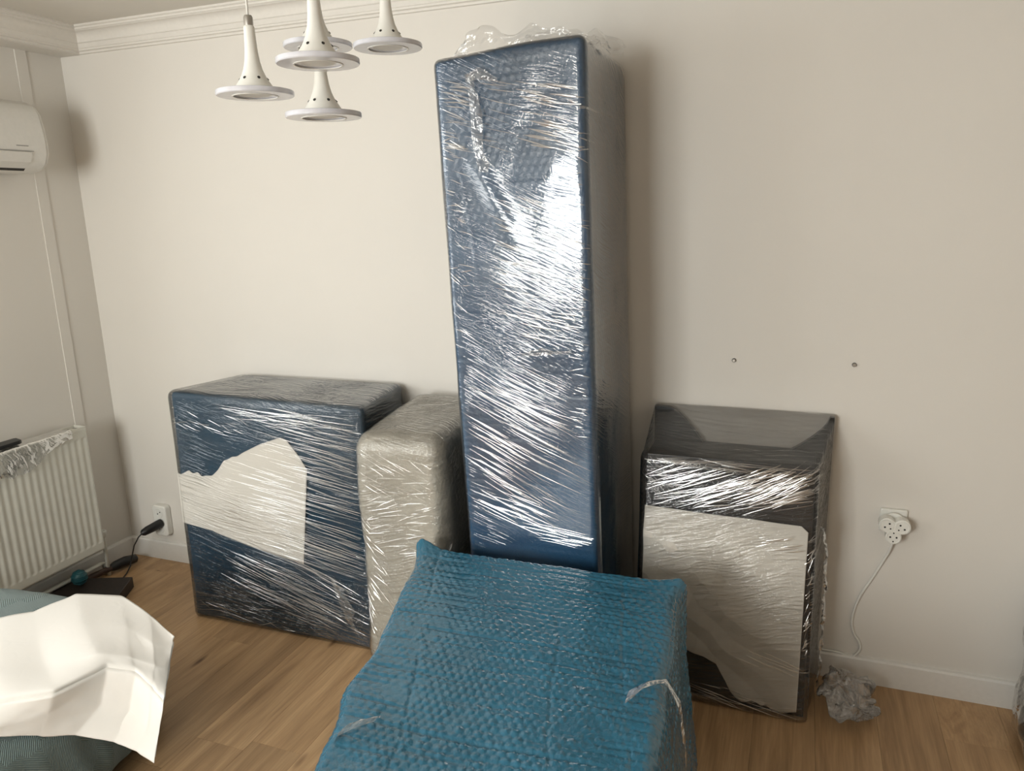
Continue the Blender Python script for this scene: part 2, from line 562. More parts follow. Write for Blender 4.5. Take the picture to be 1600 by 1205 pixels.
M['metal'] = simple('brushed_steel', (0.45, 0.43, 0.4), 0.35, metal=1.0)
M['lamp_white'] = simple('lamp_white_lacquer', (0.76, 0.745, 0.69), 0.38, var=0.02)
M['acrylic'] = simple('frosted_acrylic', (0.60, 0.60, 0.64), 0.16, var=0.05, spec=0.6)
M['lens'] = simple('lamp_diffuser', (0.66, 0.645, 0.60), 0.5)
M['blue_fg'] = bubble_mat('blue_bubble_wrap', (0.018, 0.130, 0.215), 0.20, 0.6)
M['blue'] = bubble_mat('navy_blue_bubble_wrap', (0.020, 0.085, 0.175), 0.35, 0.15)
M['blue_dark'] = bubble_mat('dark_blue_bubble_wrap', (0.010, 0.046, 0.084), 0.40, 0.05)
M['beige'] = bubble_mat('grey_beige_padding', (0.47, 0.44, 0.375), 0.45, 0.1)
M['black_body'] = simple('black_lacquer', (0.012, 0.012, 0.013), 0.3, var=0.3)
M['film_left'] = film_mat('stretch_film_left', (math.radians(-13), math.radians(-4)), 0.025)
M['film_tall'] = film_mat('stretch_film_tall', (math.radians(-17), math.radians(-27)), 0.05, gate=(0.5, 0.68), dist=0.0022, gain=1.55)
M['film_beige'] = film_mat('stretch_film_beige', (math.radians(20), math.radians(-12)), 0.06, across=90, crinkle=1.7)
M['film_black'] = film_mat('stretch_film_black', (math.radians(22), math.radians(8)), 0.05, across=95, along=4.0, dist=0.0025, gate=(0.25, 0.5), crinkle=0.25)
M['film_layers'] = film_mat('stretch_film_layers', (math.radians(10), math.radians(-6)), 0.13, across=60, along=3.0, dist=0.0025, gate=(0.3, 0.6), crinkle=0.5)
M['film_loose'] = film_mat('loose_film', (0.4, 1.2), 0.20, across=40, along=9, dist=0.002, gain=2.0, crinkle=0.6)
M['film_ridge'] = film_mat('film_wrinkle', (0.0, 0.3), 0.06, across=30, along=8, dist=0.0004, gain=1.6, rough=0.12, base=0.34, tint=(1, 1, 1))
M['film_bag'] = film_mat('crumpled_bag_film', (0.4, 1.2), 0.30, across=40, along=9, dist=0.002, gain=1.6, rough=0.12)
M['paper'] = paper_mat('packing_paper', (0.70, 0.665, 0.605), 7.0, 0.002)
M['paper_big'] = paper_mat('creased_packing_paper', (0.76, 0.72, 0.65), 4.5, 0.0008)
M['paper_sheet'] = paper_mat('white_packing_paper', (0.84, 0.815, 0.77), 4.0, 0.0008)
M['fabric'] = fabric_mat()
M['brown'] = simple('dark_brown_wood', (0.05, 0.024, 0.016), 0.5, var=0.3)
M['dark_wood'] = simple('dark_stained_wood', (0.018, 0.012, 0.010), 0.5, var=0.3)
M['teal'] = simple('teal_rubber', (0.012, 0.085, 0.10), 0.5, var=0.2)

# ------------------------------------------------------------------ the room


def struct(o):
    o['kind'] = 'structure'
    return o


T = 0.14
struct(MB().box(-T, RIGHT_X + T, 0, T, -0.02, CEIL + 0.1).build('wall_back', M['wall']))
wl = MB()
wl.box(-T, 0, LWIN[1], 0, -0.02, CEIL + 0.1)
wl.box(-T, 0, REAR_Y - T, LWIN[0], -0.02, CEIL + 0.1)
wl.box(-T, 0, LWIN[0], LWIN[1], -0.02, LWIN[2])
wl.box(-T, 0, LWIN[0], LWIN[1], LWIN[3], CEIL + 0.1)
struct(wl.build('wall_left', M['wall']))
struct(MB().box(RIGHT_X, RIGHT_X + T, REAR_Y - T, 0, -0.02, CEIL + 0.1).build('wall_right', M['wall']))
wr = MB()
wr.box(0, WIN[0], REAR_Y - T, REAR_Y, -0.02, CEIL + 0.1)
wr.box(WIN[1], RIGHT_X, REAR_Y - T, REAR_Y, -0.02, CEIL + 0.1)
wr.box(WIN[0], WIN[1], REAR_Y - T, REAR_Y, -0.02, WIN[2])
wr.box(WIN[0], WIN[1], REAR_Y - T, REAR_Y, WIN[3], CEIL + 0.1)
struct(wr.build('wall_rear', M['wall']))
wf = MB()
for (a, b, c, d) in ((WIN[0], WIN[0] + 0.05, WIN[2], WIN[3]), (WIN[1] - 0.05, WIN[1], WIN[2], WIN[3]), (WIN[0], WIN[1], WIN[2], WIN[2] + 0.05),
                     (WIN[0], WIN[1], WIN[3] - 0.05, WIN[3]), ((WIN[0] + WIN[1]) / 2 - 0.03, (WIN[0] + WIN[1]) / 2 + 0.03, WIN[2], WIN[3])):
    wf.box(a, b, REAR_Y - 0.10, REAR_Y - 0.05, c, d)
struct(wf.build('window_1', M['trim']))
wf = MB()
ym = (LWIN[0] + LWIN[1]) / 2
for (a, b, c, d) in ((LWIN[0], LWIN[0] + 0.05, LWIN[2], LWIN[3]), (LWIN[1] - 0.05, LWIN[1], LWIN[2], LWIN[3]), (LWIN[0], LWIN[1], LWIN[2], LWIN[2] + 0.05),
                     (LWIN[0], LWIN[1], LWIN[3] - 0.05, LWIN[3]), (ym - 0.03, ym + 0.03, LWIN[2], LWIN[3])):
    wf.box(-0.10, -0.05, a, b, c, d)
struct(wf.build('window_2', M['trim']))
struct(MB().box(-T, RIGHT_X + T, REAR_Y - T, T, CEIL, CEIL + 0.1).build('ceiling', M['ceiling']))

floor = struct(MB().box(-0.0, RIGHT_X, REAR_Y, 0, -0.03, -0.006).build('floor', M['underlay']))
PW, PL = 0.193, 1.285
rng = random.Random(4)
pm = MB().box(0.0004, PW - 0.0004, 0.0004, PL - 0.0004, -0.006, 0.0)
plank0 = None
ncol = int(math.ceil(RIGHT_X / PW))
for ci in range(ncol):
    y = -0.001 - rng.random() * PL
    x = ci * PW
    starts = [(y, min(PL, -0.001 - y))]
    ys = y
    while ys > REAR_Y:
        ys -= PL
        starts.append((ys, PL))
    for (yy, ln) in starts:
        lo = max(yy, REAR_Y + 0.001)
        ln = yy + ln - lo
        if ln < 0.02: continue
        wdt = min(PW, RIGHT_X - 0.001 - x)
        if plank0 is None:
            plank0 = pm.build('plank', M['plank'], floor)
            o = plank0
        else:
            o = plank0.copy(); COL.objects.link(o)
        o.location = (x, lo, 0)
        o.scale = (wdt / PW, ln / PL, 1)

# dropped box along the left wall, crown mouldings, baseboards
BX, CB = 0.117, 2.395
struct(MB().box(0, BX, REAR_Y, -0.0005, CB, CEIL - 0.0005).build('trim_1', M['crown'], bevel=0.002))
PROF = [(0.082, 0.0), (0.082, -0.007), (0.077, -0.010), (0.074, -0.010), (0.074, -0.017), (0.066, -0.020)]
for i in range(9):
    w = i / 8 * math.pi / 2
    PROF.append((0.064 - 0.032 * math.sin(w), -0.022 - 0.036 * (1 - math.cos(w))))
PROF += [(0.030, -0.061), (0.027, -0.062), (0.020, -0.079), (0.017, -0.081), (0.017, -0.088), (0.010, -0.090), (0.008, -0.092), (0.008, -0.099), (0.0, -0.101)]


def crown(name, kind):
    V, Fs = [], []
    n = len(PROF)
    for (d, z) in PROF:
        z = CEIL + z
        if kind == 'back': V += [(BX + d, -d, z), (RIGHT_X, -d, z)]
        else: V += [(BX + d, -d, z), (BX + d, REAR_Y, z)]
    for i in range(n - 1): Fs.append((2 * i, 2 * i + 1, 2 * i + 3, 2 * i + 2))
    V += [(BX, -0.0, CEIL), ((RIGHT_X, 0, CEIL) if kind == 'back' else (BX, REAR_Y, CEIL))]
    Fs += [(2 * n - 2, 2 * n - 1, 2 * n + 1, 2 * n), (2 * n, 2 * n + 1, 1, 0), tuple([2 * i for i in range(n)] + [2 * n]), tuple([2 * i + 1 for i in range(n)] + [2 * n + 1])]
    m = MB(); m.add(V, Fs)
    return struct(m.build(name, M['crown'], auto=28))


crown('trim_2', 'back')
crown('trim_3', 'left')
BBO = [(0, 0), (-0.016, 0), (-0.016, 0.090), (-0.012, 0.097), (0, 0.099)]
struct(MB().prism(BBO, 0, 0.0, RIGHT_X).build('baseboard_back', M['trim']))
struct(MB().prism([(0, 0), (0.016, 0), (0.016, 0.090), (0.012, 0.097), (0, 0.099)], 1, REAR_Y, -0.016).build('baseboard_left', M['trim']))

# ------------------------------------------------------------------ tall package
t = thing('tall_package', (2.36, -0.27, 0), 'very tall upright package in navy bubble wrap and shiny stretch film against the wall', 'package')
TALL = [[[(2.165, -0.515, 0), (2.090, -0.515, 2.125)], [(2.165, -0.02, 0), (2.095, -0.02, 2.125)]],
        [[(2.615, -0.52, 0), (2.552, -0.525, 2.150)], [(2.618, -0.02, 0), (2.555, -0.02, 2.135)]]]


def bubbles(u, v, s, R, amp):
    row = np.floor(v / (s * 0.9)).astype(int)
    uu = u + (row % 2) * s * 0.5
    du = (uu / s - np.floor(uu / s) - 0.5) * s
    dv = (v / (s * 0.9) - np.floor(v / (s * 0.9)) - 0.5) * s * 0.9
    q = (du * du + dv * dv) / (R * R)
    return amp * np.sqrt(np.maximum(0, 1 - q))


def creases(u, v, pitch, amp, wid, s):
    """broken dents along u, one about every `pitch` of v"""
    vv = v + 0.010 * fbm(u * 7, v * 3, s) + 0.02 * vnoise(u * 1.5, v * 0.5, s + 1)
    cell = np.floor(vv / pitch)
    dist = (vv / pitch - cell - 0.5) * pitch
    on_ = np.clip((vnoise(u * 5, cell * 3.7, s + 2) + 0.18) * 5, 0, 1)
    return -amp * on_ * np.exp(-(dist / wid) ** 2)


def disp_tall(f, u, v, D):
    b = bubbles(u, v, 0.024, 0.0105, 0.0022) * np.clip(0.7 + 1.6 * fbm(u * 3, v * 3, 3), 0.15, 1)
    c = creases(u, v, 0.05, 0.0022, 0.003, 1) + creases(v, u + 0.1 * v, 0.16, 0.0022, 0.003, 4) * 0.8
    return b + c + 0.006 * fbm(u * 5, v * 4, 2)


def post_tall(P, n, D):
    x, y, z = P.T
    top = np.clip((z - (D[2] - 0.05)) / 0.05, 0, 1)
    z = z + top * 0.030 * np.exp(-((x / D[0] - 0.62) / 0.36) ** 2) * np.clip((y / D[1]) / 0.35, 0.25, 1)
    return np.stack([x, y, z], -1)


wrapped('bubble_wrap', TALL, 0.0055, 0.016, disp_tall, M['blue'], t, post_tall, skip_bottom=True)


def disp_film_tall(f, u, v, D):
    d = 0.006 + 0.003 * fbm(u * 6, v * 5, 5)
    if f == 0:
        # loose, slack film: two bulges on the upper half
        d = d + 0.006 * np.exp(-(((u - 0.36) / 0.07) ** 2 + ((v - 1.80) / 0.07) ** 2))
        d = d + 0.012 * np.exp(-(((u - 0.17 + 0.5 * (v - 1.72)) / 0.03) ** 2 + ((v - 1.74) / 0.11) ** 2))
    return d


film = tag(wrapped('stretch_film', TALL, 0.010, 0.018, disp_film_tall, M['film_tall'], t, post_tall, skip_bottom=True), 'clear shiny stretch film')


wrinkles('film_wrinkles', film, [
    (2.40, 1.62, 0.10, 0.10, -17, 5, 34, (0.05, 0.16), 0.007), (2.46, 1.94, 0.06, 0.10, -14, 4, 30, (0.04, 0.13), 0.009),
    (2.15, 1.95, 0.05, 0.12, -14, 6, 26, (0.04, 0.10), 0.006), (2.26, 1.96, 0.10, 0.10, -14, 3, 26, (0.05, 0.12), 0.003),
    (2.42, 1.45, 0.10, 0.09, -12, 4, 34, (0.06, 0.18), 0.006), (2.46, 1.33, 0.07, 0.05, -10, 4, 16, (0.04, 0.14), 0.008),
    (2.33, 1.10, 0.13, 0.09, -22, 4, 44, (0.06, 0.20), 0.0045), (2.34, 0.97, 0.15, 0.10, -24, 3, 44, (0.08, 0.24), 0.0045),
    (2.33, 0.80, 0.15, 0.08, -27, 4, 34, (0.08, 0.26), 0.0045), (2.28, 0.72, 0.12, 0.05, -15, 4, 26, (0.06, 0.22), 0.004),
    (2.48, 0.66, 0.10, 0.03, -8, 5, 16, (0.06, 0.20), 0.004), (2.15, 1.60, 0.03, 0.35, -20, 14, 40, (0.02, 0.06), 0.005),
    (2.54, 1.50, 0.02, 0.50, -12, 12, 60, (0.015, 0.05), 0.006)], t, 3, M['film_ridge'])


def crumple(name, path, width, mat, parent, seed, amp=0.012, nu=60, nv=12, up=(0, 0, 1), origin=None, twist=0.0, out=None):
    """crumpled strip of film following a path"""
    P = np.array(path, float)
    L = np.r_[0, np.cumsum(np.linalg.norm(np.diff(P, axis=0), axis=1))]
    s = np.linspace(0, L[-1], nu)
    cx = np.stack([np.interp(s, L, P[:, k]) for k in range(3)], -1)
    tg = np.gradient(cx, axis=0); tg /= np.linalg.norm(tg, axis=1, keepdims=True) + 1e-9
    upv = np.array(up, float)
    side = np.cross(tg, upv); side /= np.linalg.norm(side, axis=1, keepdims=True) + 1e-9
    if out is not None: side = np.tile(np.array(out, float), (nu, 1))
    W = np.array([np.interp(q, np.linspace(0, L[-1], len(width)), width) for q in s]) if hasattr(width, '__len__') else np.full(nu, width)
    vv = np.linspace(0, 1, nv)
    S, Vv = np.meshgrid(s, vv, indexing='ij')
    G = cx[:, None, :] + upv[None, None, :] * (vv[None, :, None] * W[:, None, None])
    n1 = fbm(S * 28 + seed * 3, Vv * 4 + seed, seed, 3)
    n2 = fbm(S * 22 + 9 + seed, Vv * 3 + 5, seed + 2, 3)
    taper = np.clip(Vv * 2, 0.15, 1)
    G = G + side[:, None, :] * (amp * 2 * n1 * taper)[..., None] + tg[:, None, :] * (amp * n2 * taper)[..., None]
    G = G + upv[None, None, :] * (W[:, None] * 0.7 * fbm(S * 16, 0 * S + seed, seed + 1, 2) * Vv)[..., None]
    return grid_mesh(name, G, mat, parent, origin, smooth=False)


zt = 2.140
crumple('film_flap', [(2.13, -0.44, zt), (2.19, -0.47, zt + .01), (2.28, -0.44, zt + 0.015), (2.40, -0.42, zt + .02), (2.52, -0.42, zt + .01)], [0.02, 0.065, 0.05, 0.045, 0.05], M['film_loose'], t, 1, 0.012)
crumple('film_flap', [(2.26, -0.32, zt + .01), (2.36, -0.34, zt + .03), (2.46, -0.30, zt + 0.02), (2.56, -0.27, zt), (2.60, -0.22, zt)], [0.05, 0.055, 0.05, 0.06, 0.03], M['film_loose'], t, 3, 0.012)
crumple('film_flap', [(2.50, -0.50, zt + .005), (2.56, -0.42, zt), (2.575, -0.30, zt - .01)], [0.015, 0.035, 0.03], M['film_loose'], t, 5, 0.010)
# gathered strip of film on the front, and loose folds
crumple('film_strip', [(2.205, -0.536, 2.075), (2.212, -0.536, 1.98), (2.215, -0.538, 1.90), (2.235, -0.540, 1.80)], [0.028, 0.036, 0.03, 0.04], M['film_loose'], t, 2, 0.005, nu=80, nv=10, up=(1, 0, 0), out=(0, -1, 0))
crumple('film_strip', [(2.20, -0.536, 2.055), (2.24, -0.538, 2.06), (2.30, -0.536, 2.05)], [0.02, 0.03, 0.012], M['film_loose'], t, 4, 0.005, nu=40, nv=10, up=(0, 0, 1), out=(0, -1, 0))
crumple('film_strip', [(2.36, -0.545, 1.250), (2.43, -0.548, 1.255), (2.52, -0.548, 1.265)], [0.012, 0.018, 0.012], M['film_loose'], t, 6, 0.005, nu=50, nv=8, up=(0, 0, 1), out=(0, -1, 0))

# ------------------------------------------------------------------ wide blue package by the outlet
t = thing('blue_package', (1.21, -0.2, 0), 'wide dark blue film-wrapped package with torn paper on its front, beside grey-beige package', 'package')
LEFT = [[[(0.772, -0.40, 0), (0.765, -0.385, 1.000)], [(0.80, -0.03, 0), (0.84, -0.03, 0.995)]],
        [[(1.672, -0.39, 0), (1.674, -0.385, 0.993)], [(1.655, -0.03, 0), (1.645, -0.03, 1.000)]]]


def disp_left(f, u, v, D):
    return bubbles(u, v, 0.024, 0.0105, 0.0012) + creases(u, v, 0.06, 0.003, 0.004, 2) + 0.005 * fbm(u * 4, v * 4, 1)


wrapped('bubble_wrap', LEFT, 0.008, 0.016, disp_left, M['blue_dark'], t, skip_bottom=True)
film = tag(wrapped('stretch_film', LEFT, 0.012, 0.022, lambda f, u, v, D: (0.0145 if f == 0 else 0.008) + 0.002 * fbm(u * 6, v * 5, 6), M['film_left'], t, skip_bottom=True), 'clear shiny stretch film')


wrinkles('film_wrinkles', film, [
    (1.46, 0.82, 0.17, 0.10, -9, 3, 60, (0.08, 0.30), 0.0045), (1.40, 0.62, 0.22, 0.12, -9, 2, 80, (0.10, 0.36), 0.0042),
    (1.45, 0.42, 0.18, 0.10, -12, 2, 70, (0.10, 0.34), 0.0042), (1.30, 0.22, 0.26, 0.10, -17, 3, 70, (0.10, 0.36), 0.0042),
    (1.48, 0.12, 0.14, 0.05, -16, 4, 26, (0.06, 0.22), 0.004), (1.30, 0.93, 0.28, 0.03, -4, 4, 34, (0.06, 0.26), 0.006),
    (0.98, 0.88, 0.16, 0.04, -14, 12, 22, (0.03, 0.10), 0.005), (1.05, 0.06, 0.24, 0.04, -12, 12, 16, (0.04, 0.12), 0.004)], t, 5, M['film_ridge'], 0.26)


def strip_sheet(name, xs, top, bot, yfun, mat, parent, amp, seed, n=90, m=60, lean=0.0, folds=False):
    """sheet lying on a front: torn top and bottom edges given as curves over x"""
    u = np.linspace(xs[0], xs[1], n)
    zt_ = np.interp(u, [p[0] for p in top], [p[1] for p in top]); zb = np.interp(u, [p[0] for p in bot], [p[1] for p in bot])
    tt = np.linspace(0, 1, m)
    Z = zb[:, None] + (zt_ - zb)[:, None] * tt[None]
    X = u[:, None] + lean * (Z - Z.mean()) * ((u - xs[0]) / (xs[1] - xs[0]))[:, None]
    wr_ = np.abs(fbm(X * 4 + Z * 5, Z * 3.2 - X * 2.2, seed, 2)) + 0.35 * np.abs(fbm(X * 13 - Z * 6, Z * 9 + X * 4, seed + 1, 2))
    if folds:
        tri = lambda q: np.abs(2 * (q - np.floor(q + 0.5)))
        wob_ = 0.5 * fbm(X * 3, Z * 3, seed)
        wr_ = 0.5 * tri((X * 0.62 + Z * 0.78) * 7.5 + 2 * wob_ + 0.15) + 0.35 * tri((X * 0.25 + Z * 0.97) * 10.0 - wob_ * 2.3 + 0.4) * (0.5 + vnoise(X * 5, Z * 5, 3)) \
            + 0.3 * tri((X * 0.95 - Z * 0.3) * 11.0 + 2 * wob_) * (0.5 + vnoise(X * 4 + 7, Z * 4, 5))
        wr_ = wr_ * 0.9 * np.clip((zt_[:, None] - Z) / 0.10, 0.1, 1)
    Y = yfun(X, Z) - amp * (0.3 + wr_ * 1.5)
    return grid_mesh(name, np.stack([X, Y, Z], -1), mat, parent, thick=0.0004)


rg = np.random.RandomState(3)
top = [(0.757, 0.655), (0.79, 0.650), (0.83, 0.672), (0.85, 0.660), (0.875, 0.668), (0.894, 0.652), (0.92, 0.658), (0.948, 0.660), (0.98, 0.690), (1.01, 0.732), (1.03, 0.738), (1.051, 0.752), (1.075, 0.755), (1.10, 0.772),
       (1.178, 0.814), (1.23, 0.835), (1.275, 0.853), (1.30, 0.846), (1.356, 0.786), (1.385, 0.745), (1.400, 0.728), (1.415, 0.738), (1.425, 0.733)]
bot = [(0.757, 0.437), (0.765, 0.433), (0.932, 0.415), (0.94, 0.410), (1.123, 0.372), (1.248, 0.352), (1.363, 0.337), (1.43, 0.325)]
tag(strip_sheet('paper_sheet', (0.768, 1.395), top, bot, lambda X, Z: -0.4070 + 0.015 * Z + 0 * X, M['paper'], t, 0.0015, 2, lean=0.13), 'torn white paper under the film')
crumple('film_strip', [(1.50, -0.424, 0.30), (1.53, -0.428, 0.22), (1.56, -0.428, 0.14), (1.60, -0.424, 0.08)], [0.03, 0.035, 0.04, 0.02], M['film_loose'], t, 7, 0.006, nu=60, nv=10, up=(1, 0, 0), out=(0, -1, 0))

# ------------------------------------------------------------------ grey-beige package
t = thing('beige_package', (1.89, -0.28, 0), 'rounded grey-beige padded package in film between the wide blue and the tall package', 'package')
BEI = [[[(1.695, -0.500, 0), (1.690, -0.500, 0.925)], [(1.695, -0.05, 0), (1.730, -0.06, 0.985)]],
       [[(2.085, -0.515, 0), (2.045, -0.515, 0.935)], [(2.085, -0.05, 0), (2.05, -0.06, 0.99)]]]


def disp_bei(f, u, v, D):
    return bubbles(u, v, 0.020, 0.009, 0.0030) + 0.012 * fbm(u * 5, v * 4, 3) + 0.004 * fbm(u * 30, v * 30, 1) + creases(u, v, 0.045, 0.002, 0.004, 5)


wrapped('padding', BEI, 0.007, 0.055, disp_bei, M['beige'], t, skip_bottom=True)
film = tag(wrapped('stretch_film', BEI, 0.010, 0.060, lambda f, u, v, D: 0.007 + 0.012 * fbm(u * 5, v * 4, 3) + 0.003 * fbm(u * 14, v * 12, 5), M['film_beige'], t, skip_bottom=True), 'clear crinkled stretch film')
wrinkles('film_wrinkles', film, [
    (1.86, 0.60, 0.14, 0.10, 18, 10, 50, (0.03, 0.12), 0.004), (1.86, 0.80, 0.14, 0.08, -10, 12, 44, (0.03, 0.14), 0.004),
    (1.76, 0.45, 0.06, 0.16, -40, 10, 20, (0.03, 0.12), 0.004), (1.72, 0.25, 0.04, 0.10, -50, 8, 16, (0.05, 0.14), 0.005)], t, 6, M['film_ridge'], 0.22)
crumple('film_strip', [(2.064, -0.50, 0.56), (2.05, -0.535, 0.50), (2.075, -0.53, 0.44), (2.095, -0.53, 0.36)], [0.01, 0.02, 0.022, 0.014], M['film_loose'], t, 2, 0.006, nu=60, nv=8, up=(1, 0, 0), out=(0, -1, 0))

# ------------------------------------------------------------------ black furniture package on the right
t = thing('black_package', (2.97, -0.15, 0), 'black furniture piece wrapped in clear film with a large paper sheet on its front', 'package')
MB().hexa([(2.690, -0.275, 0.0), (3.245, -0.285, 0.0), (3.245, -0.045, 0.0), (2.690, -0.045, 0.0)],
          [(2.690, -0.215, 0.862), (3.232, -0.215, 0.866), (3.232, -0.045, 0.866), (2.690, -0.045, 0.862)]).build('body', M['black_body'], t, bevel=0.004)
# back board with a scooped top edge between two raised corners
out = [(2.685, 0.0), (3.285, 0.0), (3.285, 0.985)]
for q in range(13):
    w = q / 12
    out.append((3.272 - 0.12 * w, 0.985 - 0.125 * (w ** 0.65)))
for q in range(13):
    w = 1 - q / 12
    out.append((2.735 + 0.125 * w, 0.985 - 0.125 * (w ** 1.4)))
out.append((2.685, 0.985))
MB().prism(out, 1, -0.042, -0.018).build('back_board', M['black_body'], t)
BLK = [[[(2.682, -0.285, 0.0), (2.682, -0.225, 0.868)], [(2.682, -0.010, 0), (2.682, -0.012, 0.990)]],
       [[(3.250, -0.295, 0.0), (3.238, -0.225, 0.872)], [(3.292, -0.010, 0), (3.289, -0.012, 0.990)]]]
film = tag(wrapped('stretch_film', BLK, 0.010, 0.006, lambda f, u, v, D: (0.027 if f == 0 else 0.003) + 0.0025 * fbm(u * 6, v * 6, 2), M['film_black'], t, skip_bottom=True), 'clear crinkled stretch film')
film.data.materials.append(M['film_layers'])          # several layers of film stretched over the open top
for p in film.data.polygons:
    if p.normal.z > 0.4: p.material_index = 1
import bmesh
bm_ = bmesh.new(); bm_.from_mesh(film.data)          # the film is not drawn round the back against the wall
bmesh.ops.delete(bm_, geom=[f_ for f_ in bm_.faces if f_.normal.y > 0.7], context='FACES')
bm_.to_mesh(film.data); bm_.free()
wrinkles('film_wrinkles', film, [
    (2.98, 0.77, 0.22, 0.06, 20, 6, 90, (0.06, 0.24), 0.006), (3.12, 0.80, 0.09, 0.05, 26, 6, 50, (0.05, 0.18), 0.007),
    (2.76, 0.79, 0.06, 0.06, -35, 18, 44, (0.03, 0.10), 0.005), (2.95, 0.85, 0.24, 0.012, -2, 4, 26, (0.06, 0.22), 0.006),
    (3.14, 0.61, 0.06, 0.02, 16, 4, 14, (0.03, 0.10), 0.008), (3.13, 0.19, 0.09, 0.02, -14, 3, 9, (0.06, 0.18), 0.004),
    (3.234, 0.45, 0.006, 0.20, 60, 20, 30, (0.02, 0.05), 0.005), (2.98, 0.05, 0.20, 0.03, -8, 6, 24, (0.06, 0.22), 0.005)], t, 8, M['film_ridge'])
top = [(2.688, 0.685), (2.75, 0.683), (2.9, 0.678), (3.05, 0.676), (3.15, 0.672), (3.20, 0.672), (3.225, 0.650)]
bot = [(2.685, 0.36), (2.70, 0.345), (2.76, 0.26), (2.80, 0.205), (2.84, 0.188), (2.88, 0.176), (2.91, 0.168), (2.93, 0.158), (2.955, 0.148), (2.972, 0.118), (2.99, 0.09), (3.008, 0.055), (3.024, 0.036), (3.045, 0.028), (3.057, 0.030), (3.075, 0.038),
       (3.09, 0.036), (3.11, 0.024), (3.125, 0.028), (3.15, 0.010), (3.175, 0.014), (3.20, 0.022), (3.225, 0.026)]
tag(strip_sheet('paper_sheet', (2.692, 3.222), top, bot, lambda X, Z: -0.2875 + 0.0685 * Z, M['paper_big'], t, 0.0155, 4, n=150, m=130, folds=True), 'large white paper sheet with torn lower edge')
crumple('film_flap', [(3.262, -0.20, 0.66), (3.285, -0.13, 0.56), (3.292, -0.10, 0.42), (3.292, -0.10, 0.2), (3.29, -0.12, 0.03)], [0.02, 0.03, 0.02, 0.03, 0.05], M['film_loose'], t, 6, 0.010, nu=90, nv=8, up=(0, -1, 0), out=(1, 0, 0))

# ------------------------------------------------------------------ blue package in front
t = thing('bubble_wrapped_package', (2.5, -1.15, 0), 'big low blue bubble-wrapped package in front of the others', 'package')
FG = [[[(2.27, -1.86, 0), (2.335, -1.86, 0.585)], [(2.06, -0.62, 0), (2.015, -0.61, 0.600)]],
      [[(3.07, -1.82, 0), (2.975, -1.82, 0.585)], [(2.945, -0.63, 0), (2.870, -0.605, 0.605)]]]


def disp_fg(f, u, v, D):
    fade = np.clip(0.9 + 0.9 * fbm(u * 3, v * 3, 6), 0.55, 1)
    b = bubbles(u + 0.008 * vnoise(u * 12, v * 12, 2), v + 0.012 * vnoise(u * 6, v * 6, 3), 0.0245, 0.0115, 0.0034) * fade * np.clip(0.75 + 1.3 * vnoise(u * 41, v * 45, 5), 0.2, 1.2)
    c = creases(u, v, 0.062, 0.0032, 0.004, 1) + creases(u + 0.3 * v, v, 0.041, 0.002, 0.003, 6) + creases(v, u + 0.12 * v + 0.03 * fbm(u * 4, v * 4, 7), 0.19, 0.003, 0.004, 3) * 0.8
    big = 0.014 * fbm(u * 3.2, v * 2.6, 2)
    if f == 3: big = big + 0.03 * fbm(u * 3, v * 3, 5)
    return b + c + big


def post_fg(P, n, D):
    x, y, z = P.T
    top_ = np.clip(z / D[2], 0, 1) ** 3
    for (cx_, cy_, a, ox) in ((0, D[1], 0.035, -0.012), (D[0], D[1], 0.018, 0.030), (0, 0, 0.02, 0), (D[0], 0, 0.02, 0)):
        g = np.exp(-(((x - cx_) ** 2 + (y - cy_) ** 2) / 0.055 ** 2)) * top_
        z = z + a * g; x = x + ox * g
        y = y + (0.012 if cy_ > 0 else 0) * g
    mid = np.exp(-((y - D[1] * 0.42) / 0.10) ** 2) * np.clip(1 - x / 0.15, 0, 1)
    x = x - 0.03 * mid * (np.clip(z / D[2], 0, 1))
    z = z - 0.012 * np.sin(np.pi * np.clip(x / D[0], 0, 1)) * (top_) * 0
    return np.stack([x, y, z], -1)


wrapped('bubble_wrap', FG, 0.0042, 0.030, disp_fg, M['blue_fg'], t, post_fg, skip_bottom=True)
crumple('film_strip', [(2.835, -1.17, 0.605), (2.87, -1.14, 0.618), (2.91, -1.11, 0.612), (2.945, -1.12, 0.57), (2.96, -1.14, 0.50), (2.968, -1.15, 0.43)], [0.05, 0.025, 0.022, 0.022, 0.02, 0.02], M['film_loose'], t, 3, 0.006, nu=80, nv=8, up=(0, -1, 0), out=(0.5, 0, 0.85))
crumple('film_strip', [(2.262, -1.545, 0.565), (2.275, -1.52, 0.602), (2.305, -1.49, 0.610), (2.335, -1.46, 0.612)], [0.03, 0.035, 0.03, 0.02], M['film_loose'], t, 5, 0.006, nu=60, nv=8, up=(0, 1, 0), out=(-0.3, 0, 0.9))

# ------------------------------------------------------------------ dark bundle at the right edge
t = thing('dark_bundle', (4.05, -0.24, 0), 'dark film-wrapped bundle standing against the wall at the right picture edge', 'package')
BUN = [[[(3.868, -0.40, 0), (3.905, -0.34, 0.50)], [(3.868, -0.06, 0), (3.905, -0.05, 0.52)]],
       [[(4.30, -0.40, 0), (4.26, -0.34, 0.62)], [(4.30, -0.06, 0), (4.26, -0.05, 0.64)]]]
wrapped('wrapping', BUN, 0.010, 0.08, lambda f, u, v, D: 0.018 * fbm(u * 8, v * 8, 3), M['black_body'], t, skip_bottom=True)
tag(wrapped('stretch_film', BUN, 0.010, 0.08, lambda f, u, v, D: 0.006 + 0.020 * fbm(u * 8, v * 8, 3) + 0.008 * fbm(u * 25, v * 25, 1), M['film_loose'], t, skip_bottom=True), 'crinkled clear film')

